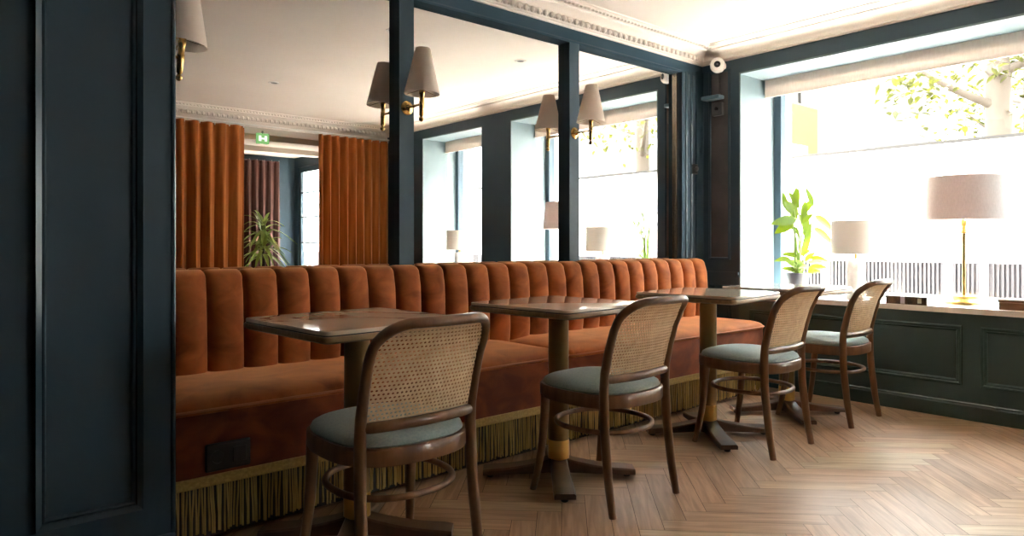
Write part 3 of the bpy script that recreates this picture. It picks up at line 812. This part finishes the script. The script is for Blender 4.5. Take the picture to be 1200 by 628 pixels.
# ------------------------------------------------------------------ roller blinds
def blind(y0, y1, label, chain_y):
    t = thing('roller_blind', label, 'blind', (4.90, (y0 + y1) / 2, 2.105), group='cream roller blinds')
    h = (y1 - y0) / 2
    build(MB().box(-.040, -.035, -h, h, 0.0, .133).box(-.044, -.031, -h, h, -.002, .012), 'fabric', 'blind', t, bevel=.001)
    build(MB().tube([(.0, -h + .006, .085), (.0, h - .006, .085)], .034, 16), 'roller_tube', 'blind', t, smooth=50)
    for s in (-1, 1): build(MB().box(-.036, .04, s * h - .004, s * h + .004, .012, .133), 'bracket', 'grey_plastic', t, bevel=.003)
    ch = MB(); cy = chain_y - (y0 + y1) / 2
    ch.tube(smoothpts([(-.02, cy, .05), (-.022, cy, -.4), (-.022, cy - .004, -.75), (-.022, cy - .02, -.78), (-.022, cy - .03, -.75), (-.02, cy - .028, -.4), (-.015, cy - .02, .05)], 5), .004, 6)
    build(ch, 'pull_chain', 'white_gloss', t, smooth=60)
blind(W1[0] + .02, W1[1] - .025, 'cream roller blind drawn up in the big window', W1[0] + .07)
blind(W2[0] + .02, W2[1] - .025, 'cream roller blind drawn up in the second window, seen in the mirror', W2[0] + .07)

# ------------------------------------------------------------------ corner fittings
cm = thing('security_camera', 'round white security camera high in the corner by the window', 'camera', (XW - .0, 2.880, 2.318))
Rx = Matrix.Rotation(-pi / 2, 4, 'Y')
aim = Matrix.Rotation(radians(28), 4, 'Z')
build(MB().lathe([(.040, 0), (.042, .02), (.036, .032)], 24).xform(Rx), 'mount', 'white_gloss', cm, smooth=40)
build(MB().lathe([(.034, .02), (.050, .035), (.055, .06), (.053, .085), (.044, .100), (.024, .102)], 28).xform(Matrix.Translation((-.05,0,0)) @ aim @ Matrix.Translation((.05,0,0)) @ Rx), 'housing', 'white_gloss', cm, smooth=40)
build(MB().lathe([(.024, .100), (.023, .106), (.012, .108)], 20).xform(Matrix.Translation((-.05,0,0)) @ aim @ Matrix.Translation((.05,0,0)) @ Rx), 'lens', 'seed', cm, smooth=40)
build(MB().lathe([(.006, .1065), (.005, .1095), (.001, .110)], 12).xform(Matrix.Translation((-.05,0,0)) @ aim @ Matrix.Translation((.05,0,0)) @ Rx), 'lens_glass', 'grey_plastic', cm, smooth=40)
co = build(MB().box(-.03, .0, -.028, .028, 0, .16), 'cable_cover', 'recess', None, (XW - .003, 2.912, 2.105), bevel=.004)
tag(co, 'brown cable cover below the white security camera', 'cable cover')
lg = build(MB().box(-.080, 0, -.070, .080, 0, .028), 'ledge', 'ledge_lit', None, (XW - .002, 2.925, 2.075), bevel=.006)
tag(lg, 'small dark blue ledge under the security camera', 'ledge')
sp = thing('control_box', 'square grey control box with round knob below the small blue ledge', 'control box', (XW - .004, 2.897, 1.955))
build(MB().box(-.035, 0, -.042, .042, 0, .095), 'body', 'grey_plastic', sp, bevel=.004)
build(MB().lathe([(.014, 0), (.013, .010), (.009, .012)], 18).xform(Matrix.Translation((-.035, 0, .050)) @ Rx), 'knob', 'black', sp, smooth=40)
th = thing('wall_switch', 'small black switch on the corner pilaster beside the mirror', 'switch', (4.425, YM - .012, 1.525))
build(MB().box(-.030, .030, -.012, .008, 0, .075), 'plate', 'black', th, bevel=.004)
build(MB().lathe([(.018, 0), (.016, .010), (.010, .012)], 18).xform(Matrix.Translation((.008, -.012, .040)) @ Matrix.Rotation(pi / 2, 4, 'X')), 'dial', 'grey_plastic', th, smooth=40)

# ceiling spotlights, seen in the mirrors
for x, y, lab in ((3.62, 2.10, 'recessed white ceiling spotlight reflected in the middle mirror'), (2.43, .10, 'recessed ceiling spotlight reflected in the large left mirror'), (2.45, 2.12, 'recessed ceiling spotlight reflected beside the first blue post')):
    t = thing('ceiling_spotlight', lab, 'ceiling light', (x, y, ZC), group='recessed ceiling spotlights')
    build(MB().lathe([(.048, .002), (.048, -.005), (.034, -.006), (.030, .0)], 24, cap=False), 'ring', 'white_gloss', t, smooth=40)
    build(MB().lathe([(.032, -.001), (.030, -.003), (.012, -.002)], 20), 'lens', 'grey_plastic', t, smooth=40)

# ------------------------------------------------------------------ curtains, seen in the mirrors
def curtain(name, label, x0, x1, y, pitch, amp, material, z1=2.285, seed=1, rz=0):
    rnd = random.Random(seed); n = max(12, int((x1 - x0) / pitch * 12)); L = x1 - x0
    ph = [rnd.uniform(-.5, .5) for _ in range(8)]
    def prof(s, t):
        x = s * L; ph_ = 2 * pi * x / pitch + .5 * sin(3.1 * s + ph[0]) + .35 * sin(9 * s + ph[1])
        a = amp * (.80 + .25 * sin(5 * s + ph[2]) + .25 * t)
        return (x - L / 2 + .012 * sin(ph_ * 2) * t, a * sin(ph_) + .004 * sin(ph_ * 3 + 5 * t), t)
    zz = [.015, .3, .7, 1.1, 1.5, 1.9, 2.12, 2.19, 2.205, 2.225, z1 - .03, z1]
    o = thing(name, label, 'curtain', ((x0 + x1) / 2, y, 0), rz)
    mb = MB(); vs = []
    for z in zz:
        t = 1 - z / z1
        for i in range(n + 1):
            x, yy, _ = prof(i / n, t)
            if 2.19 < z < 2.21: yy *= .82
            vs.append((x, yy, z))
    w = n + 1
    mb.add(vs, [(j * w + i, j * w + i + 1, (j + 1) * w + i + 1, (j + 1) * w + i) for j in range(len(zz) - 1) for i in range(n)])
    c = build(mb, 'drape', material, o, smooth=80, fix=False)
    s_ = c.modifiers.new('thick', 'SOLIDIFY'); s_.thickness = .004
    k_ = int(L / pitch)
    for i in range(k_ + 1):
        x = -L / 2 + L * (i + .1) / (k_ + .2); build(MB().tube([(x, 0, z1 - .02), (x, 0, z1 + .012)], .005, 6), 'hook', 'white_gloss', o)
    return o
curtain('curtain', 'rust velvet curtain with broad folds, left of the lobby opening in the mirror', 1.17, 2.71, YF + .10, .142, .050, 'curtain', seed=3)
curtain('curtain', 'rust velvet curtain with tight folds, right of the lobby opening in the mirror', 3.56, 4.50, YF + .10, .108, .044, 'curtain', seed=5)
curtain('curtain', 'dark brown curtain hanging at the back of the entrance lobby', 2.75, 4.24, YV + .14, .11, .03, 'curtain_dark', z1=2.27, seed=8)
rl = MB().tube([(1.16, YF + .10, 2.305), (4.52, YF + .10, 2.305)], .009, 8)
o = build(rl, 'curtain_rail', 'white_gloss', smooth=50); tag(o, 'thin white curtain rail above the rust curtains', 'curtain rail')

# lobby: entrance door, exit sign, palm
dr = MB(); y0, y1 = D1
fw = .07
dr.box(4.565, 4.61, y0, y0 + fw, 0, 2.2).box(4.565, 4.61, y1 - fw, y1, 0, 2.2).box(4.565, 4.61, y0 + fw, y1 - fw, 2.12, 2.2).box(4.565, 4.61, y0 + fw, y1 - fw, 0, .22)
for z in (.62, 1.02, 1.42, 1.80): dr.box(4.572, 4.603, y0 + fw, y1 - fw, z - .012, z + .012)
do = struct(build(dr, 'door_1', 'frame', bevel=.003), 'glazed entrance door in the lobby')
build(MB().box(4.585, 4.591, y0 + fw - .004, y1 - fw + .004, .21, 2.13), 'glass', 'glass', do)
build(MB().tube([(4.567, y1 - .035, .92), (4.52, y1 - .035, .92), (4.52, y1 - .035, 1.18), (4.567, y1 - .035, 1.18)], .010, 8), 'handle', 'white_gloss', do, smooth=50)
ex = thing('exit_sign', 'small green lit exit sign under the lobby ceiling, seen in the mirror', 'exit sign', (3.15, -2.05, 2.205), radians(0))
build(MB().box(-.075, .075, -.012, .012, 0, .125), 'panel', 'exit_green', ex)
ar = MB()
for yy in (.0135,):
    ar.box(-.050, -.020, .0122, yy, .030, .095).box(.020, .050, .0122, yy, .030, .095).box(-.02, .02, .0122, yy, .052, .070)
build(ar, 'pictogram', 'exit_white', ex)
build(MB().box(-.01, .01, -.006, .006, .125, .155), 'bracket', 'grey_plastic', ex)
# lobby ceiling beams
trim(MB().box(2.4, XW, -2.55, -2.35, 2.29, 2.36), 'ceiling', 'pale beam across the lobby ceiling')
trim(MB().box(2.4, XW, -3.55, -3.35, 2.29, 2.36), 'ceiling', 'pale beam across the lobby ceiling')

pm = thing('potted_palm', 'spiky green palm in the entrance lobby, seen in the mirror between curtains', 'plant', (3.42, -2.75, .0))
build(MB().lathe([(.11, 0), (.13, .01), (.16, .32), (.165, .335), (.15, .335), (.145, .30)], 28), 'pot', 'pot', pm, smooth=35)
build(MB().lathe([(.001, .305), (.147, .305), (.147, .30)], 20), 'soil', 'soil', pm)
build(MB().tube(smoothpts([(0, 0, .29), (.01, .01, .6), (-.005, .0, 1.24)], 5), [.022] * 5 + [.018] * 6, 8), 'trunk', 'bark', pm, smooth=50)
random.seed(4)
lf = MB()
for i in range(64):
    a = i * 2.399; el = random.uniform(-.35, 1.35); L = random.uniform(.28, .46)
    zb = .86 + .42 * random.random()
    d = Vector((cos(a) * cos(el), sin(a) * cos(el), sin(el)))
    b0 = Vector((.0, .0, zb)); prev = b0; w0 = .050; vs = []
    for j in range(9):
        s = j / 8; c = b0 + d * L * s + Vector((0, 0, -.32 * L * s * s * (1 + cos(el))))
        sd = d.cross(Vector((0, 0, 1))).normalized(); w = w0 * sin(pi * (.12 + .88 * s)) * .5 + .001
        vs += [c + sd * w, c + Vector((0, 0, -.006)), c - sd * w]
    lf.add(vs, [(3 * j + q, 3 * j + q + 1, 3 * j + q + 4, 3 * j + q + 3) for j in range(8) for q in (0, 1)])
build(lf, 'leaves', 'palm', pm, smooth=70)

# ------------------------------------------------------------------ street outside
struct(build(MB().box(5.28, 40, -22, 26, -.14, -.10), 'street', 'street'), 'pale paved street outside the window')
struct(build(MB().box(5.29, 7.0, -4.5, 7.5, -.10, -.085), 'terrace', 'terrace'), 'terrace paving outside the window, pale to bounce sunlight')  # unseen paving, kept pale so it bounces sun into the room
XSn = 6.8
bounds = [5.26, 4.20, 3.137, 2.075, 1.809, .745, -.32, -1.385, -2.45, -3.515, -4.58, -5.645, -6.71, -7.775, -8.84, -9.905, -10.97]
labs = ['beside the far corner of the window', 'behind the sill plant', 'behind the white stone lamp', 'narrow, behind the brass lamp stem', 'right of the brass lamp', 'beyond the pier between the windows', 'beyond the second window', 'past the second window', 'opposite the entrance door'] + ['in the added row that brightens the entrance door panes'] * 7  # the repeated last row is added so the door panes look bright
for i, lab in enumerate(labs):
    y1, y0 = bounds[i], bounds[i + 1]; h = (y1 - y0) / 2
    t = thing('terrace_screen', 'white terrace screen with slatted lower half, ' + lab, 'terrace screen', (XSn, (y0 + y1) / 2, -.10), group='white terrace screens on the street')
    fr2 = MB()
    fr2.box(-.03, .03, -h, -h + .03, 0, 1.985).box(-.03, .03, h - .03, h, 0, 1.985)
    fr2.box(-.03, .03, -h + .03, h - .03, .94, 1.0).box(-.03, .03, -h + .03, h - .03, .0, .10)
    build(fr2, 'frame', 'screen', t)
    build(MB().box(-.015, .015, -h + .03, h - .03, 1.0, 1.985), 'upper_panel', 'screen', t)
    build(MB().box(-.04, .04, -h, h, 1.975, 2.0), 'top_cap', 'cap', t)
    build(MB().box(-.017, .017, -h + .03, h - .03, 1.475, 1.483), 'joint_strip', 'slat', t)
    sl = MB(); p = -h + .045
    while p < h - .045:
        sl.box(-.028, -.004, p - .009, p + .009, .10, .94); p += .034
    build(sl, 'slats', 'slat', t)
    build(MB().box(-.004, .012, -h + .03, h - .03, .10, .94), 'lower_panel', 'slat_gap', t)

def tree(label, loc, h, r, nleaf, crown, seed, lsz=.11):
    rnd = random.Random(seed); t = thing('street_tree', label, 'tree', loc)
    tk = MB().tube(smoothpts([(0, 0, 0), (.02, .01, h * .4), (-.03, .03, h * .75), (.02, -.02, h)], 5), [r * (1 - .35 * i / 15) for i in range(16)], 12)
    for q in range(7):
        a = q * 2.4; z = h * (.45 + .08 * q); L = crown[0] * (.55 + .3 * rnd.random())
        tk.tube(smoothpts([(0, 0, z), (L * .5 * cos(a), L * .5 * sin(a), z + .3), (L * cos(a), L * sin(a), z + .75)], 4), [r * .35 * (1 - .7 * i / 8) for i in range(9)], 7)
    build(tk, 'trunk', 'bark', t, smooth=60)
    lv_ = MB(); cl = []
    for q in range(46):
        u = rnd.uniform(-1, 1); a = rnd.uniform(0, 2 * pi); q_ = rnd.random() ** .4
        cl.append(Vector((crown[0] * q_ * sqrt(1 - u * u) * cos(a), crown[0] * q_ * sqrt(1 - u * u) * sin(a), crown[2] + crown[1] * q_ * u)))
    for i in range(nleaf):
        c = rnd.choice(cl) + Vector((rnd.gauss(0, .17), rnd.gauss(0, .17), rnd.gauss(0, .14)))
        d = Vector((rnd.uniform(-1, 1), rnd.uniform(-1, 1), rnd.uniform(-.8, .5))).normalized()
        leaf(lv_, c, c + d * lsz * rnd.uniform(.7, 1.3), lsz * .6, .1, 3, .1)
    build(lv_, 'crown', 'tree_leaf', t)
tree('street tree with pale trunk beyond the terrace screens, above the brass lamp', (10.0, 2.5, -.10), 5.2, .17, 2600, (1.9, 1.5, 3.6), 3)
tree('sparse street tree beyond the terrace screens near the yellow truck', (14.2, 3.1, -.10), 5.0, .12, 1600, (1.8, 1.5, 3.7), 9)
tree('street tree outside the second window, seen in the mirror', (10.5, -2.2, -.10), 5.2, .16, 1200, (2.0, 1.6, 3.7), 12)
for (x, y, w_, h_, lab, sd) in ((9.0, 3.0, .9, 2.4, 'low leafy shrub behind the terrace screens left of the tree trunk', 31), (9.3, 1.55, .8, 2.5, 'leafy shrub behind the terrace screens right of the tree trunk', 32), (11.5, 4.1, .8, 2.5, 'small shrub behind the terrace screens beside the pale post box', 33)):
    t = thing('shrub', lab, 'shrub', (x, y, -.10)); rnd = random.Random(sd)
    sk = MB(); lv_ = MB()
    for q in range(14):
        a = rnd.uniform(0, 6.28); rr_ = rnd.uniform(.2, 1) * w_ * .5; top = Vector((rr_ * cos(a), rr_ * sin(a), h_ * rnd.uniform(.75, 1)))
        sk.tube([(.1 * cos(a), .1 * sin(a), 0), (top.x * .6, top.y * .6, top.z * .6), top], [.018, .012, .005], 6)
        for _ in range(26):
            s = rnd.uniform(.45, 1.02); c = Vector((top.x * s, top.y * s, top.z * s)) + Vector((rnd.gauss(0, .08), rnd.gauss(0, .08), rnd.gauss(0, .05)))
            d = Vector((rnd.uniform(-1, 1), rnd.uniform(-1, 1), rnd.uniform(-.4, .7))).normalized()
            leaf(lv_, c, c + d * .11, .06, .1, 3, .1)
    build(sk, 'branches', 'bark', t, smooth=60); build(lv_, 'leaves', 'tree_leaf', t)

# yellow truck
tk = thing('truck', 'yellow box truck parked beyond the terrace screens at the window corner', 'truck', (12.2, 8.45, -.10))
build(MB().box(-1.1, 1.1, -2.15, 2.15, .75, 3.75), 'cargo_box', 'yellow', tk, bevel=.04)
build(MB().box(-1.12, -1.099, -1.75, 1.9, 2.45, 3.25), 'side_panel', 'white', tk, bevel=.01)
build(MB().box(-.62, .62, -2.17, -2.149, 2.35, 2.95), 'rear_panel', 'white', tk, bevel=.05)
build(MB().box(-1.0, 1.0, -2.17, -2.149, 1.75, 2.22), 'rear_stripe', 'yellow_deep', tk, bevel=.01)
build(MB().box(-1.12, -1.099, -2.05, 2.1, 1.75, 2.20), 'side_stripe', 'yellow_deep', tk, bevel=.01)
cab = MB().prism([(2.2, .45), (3.75, .45), (3.8, 1.3), (3.35, 2.35), (2.2, 2.45)], -1.0, 1.0).xform(Matrix(((0, 0, 1, 0), (1, 0, 0, 0), (0, 1, 0, 0), (0, 0, 0, 1))))
build(cab, 'cab', 'yellow_deep', tk, bevel=.05)
build(MB().box(-.95, .95, -2.1, 3.5, .42, .75), 'chassis', 'tyre', tk)
for sx in (-.95, .95):
    for sy in (-1.3, 2.9):
        w = MB().lathe([(.25, -.12), (.42, -.12), (.44, -.06), (.44, .06), (.42, .12), (.25, .12)], 24).xform(Matrix.Translation((sx, sy, .44)) @ Matrix.Rotation(pi / 2, 4, 'Y'))
        build(w, 'wheel', 'tyre', tk, smooth=40)
# pale tapered post box on a pole
pb = thing('post_box', 'pale grey tapered box on a pole beyond the screens beside the yellow truck', 'post box', (9.5, 4.13, -.10))
build(MB().lathe([(.10, 2.25), (.16, 2.60), (.17, 2.63), (.02, 2.66)], 20), 'box', 'stone', pb, smooth=40)
build(MB().lathe([(.12, 0), (.12, .02), (.035, .04), (.035, 2.25)], 16), 'pole', 'stone', pb, smooth=40)
# buildings across the street
def house(label, x, y0, y1, h, nf, nw):
    t = thing('building', label, 'building', (x, (y0 + y1) / 2, -.10)); hw = (y1 - y0) / 2
    build(MB().box(0, 6, -hw, hw, 0, h), 'walls', 'facade', t)
    build(MB().box(-.25, 6.1, -hw - .1, hw + .1, h, h + .3), 'roof_cornice', 'facade', t)
    for f in range(nf):
        for j in range(nw):
            y = -hw + (j + .5) * 2 * hw / nw; z = 3.6 + f * 3.1
            w = build(MB().box(-.06, .02, y - .62, y - .5, z, z + 1.9).box(-.06, .02, y + .5, y + .62, z, z + 1.9).box(-.06, .02, y - .5, y + .5, z + 1.78, z + 1.9).box(-.10, .02, y - .68, y + .68, z - .1, z), 'window', 'white', t)
            build(MB().box(-.02, .01, y - .5, y + .5, z, z + 1.78), 'pane', 'facade_glass', w)
    build(MB().add([(-.02, -hw + .5, 3.0), (-.02, hw - .5, 3.0), (-1.3, hw - .5, 2.55), (-1.3, -hw + .5, 2.55), (-.02, -hw + .5, 2.95), (-.02, hw - .5, 2.95), (-1.3, hw - .5, 2.40), (-1.3, -hw + .5, 2.40)],
                   [(0, 1, 2, 3), (7, 6, 5, 4), (0, 3, 7, 4), (1, 5, 6, 2), (3, 2, 6, 7), (0, 4, 5, 1)]), 'awning', 'tile', t)
house('pale stone building across the street behind the tree trunk', 19, -1.5, 9.5, 10, 2, 4)
house('pale stone building across the street left of the yellow truck', 19, 9.6, 20, 11, 2, 4)
house('pale stone building across the street opposite the entrance door', 19, -13, -1.6, 10.5, 2, 4)

# ------------------------------------------------------------------ light: a bright hazy sky
w = bpy.data.worlds.new('sky'); SC.world = w; w.use_nodes = True
nt = w.node_tree; bg = nt.nodes['Background']
tc = nt.nodes.new('ShaderNodeTexCoord'); sx = nt.nodes.new('ShaderNodeSeparateXYZ'); rp = nt.nodes.new('ShaderNodeValToRGB')
nt.links.new(tc.outputs['Generated'], sx.inputs[0]); nt.links.new(sx.outputs['Z'], rp.inputs[0]); nt.links.new(rp.outputs[0], bg.inputs['Color'])
rp.color_ramp.elements[0].color = (1., .95, .88, 1); rp.color_ramp.elements[1].color = (.80, .90, 1., 1); rp.color_ramp.elements[1].position = .8
bg.inputs['Strength'].default_value = 4.0
sun = bpy.data.lights.new('sun', 'SUN'); sun.energy = 28.; sun.angle = radians(5); sun.color = (1., .93, .82)
so_ = bpy.data.objects.new('sun', sun); COL.objects.link(so_); so_.rotation_euler = Vector((cos(radians(66)) * cos(radians(-28)), cos(radians(66)) * sin(radians(-28)), sin(radians(66)))).to_track_quat('Z', 'Y').to_euler()

# ------------------------------------------------------------------ camera
cam = bpy.data.cameras.new('camera'); co_ = bpy.data.objects.new('camera', cam); COL.objects.link(co_)
F_PX, HY, PHI = 810., 286., radians(49.26)
cam.sensor_fit = 'HORIZONTAL'; cam.sensor_width = 36; cam.lens = 36 * F_PX / 1200
cam.shift_y = (HY - 314) / 1200.
cam.clip_start = .05; cam.clip_end = 200
co_.location = (0, 0, 1.0); co_.rotation_euler = (pi / 2, 0, PHI - pi / 2)
SC.camera = co_

SC.view_settings.view_transform = 'Standard'; SC.view_settings.look = 'None'; SC.view_settings.gamma = 1
SC.view_settings.use_curve_mapping = False; SC.view_settings.exposure = 3.38
cy = SC.cycles
cy.use_denoising = True
try: cy.denoiser = 'OPENIMAGEDENOISE'
except Exception: pass
cy.max_bounces = 10; cy.diffuse_bounces = 6; cy.glossy_bounces = 5; cy.transparent_max_bounces = 16; cy.transmission_bounces = 6
cy.caustics_reflective = False; cy.caustics_refractive = False; cy.sample_clamp_indirect = 8.
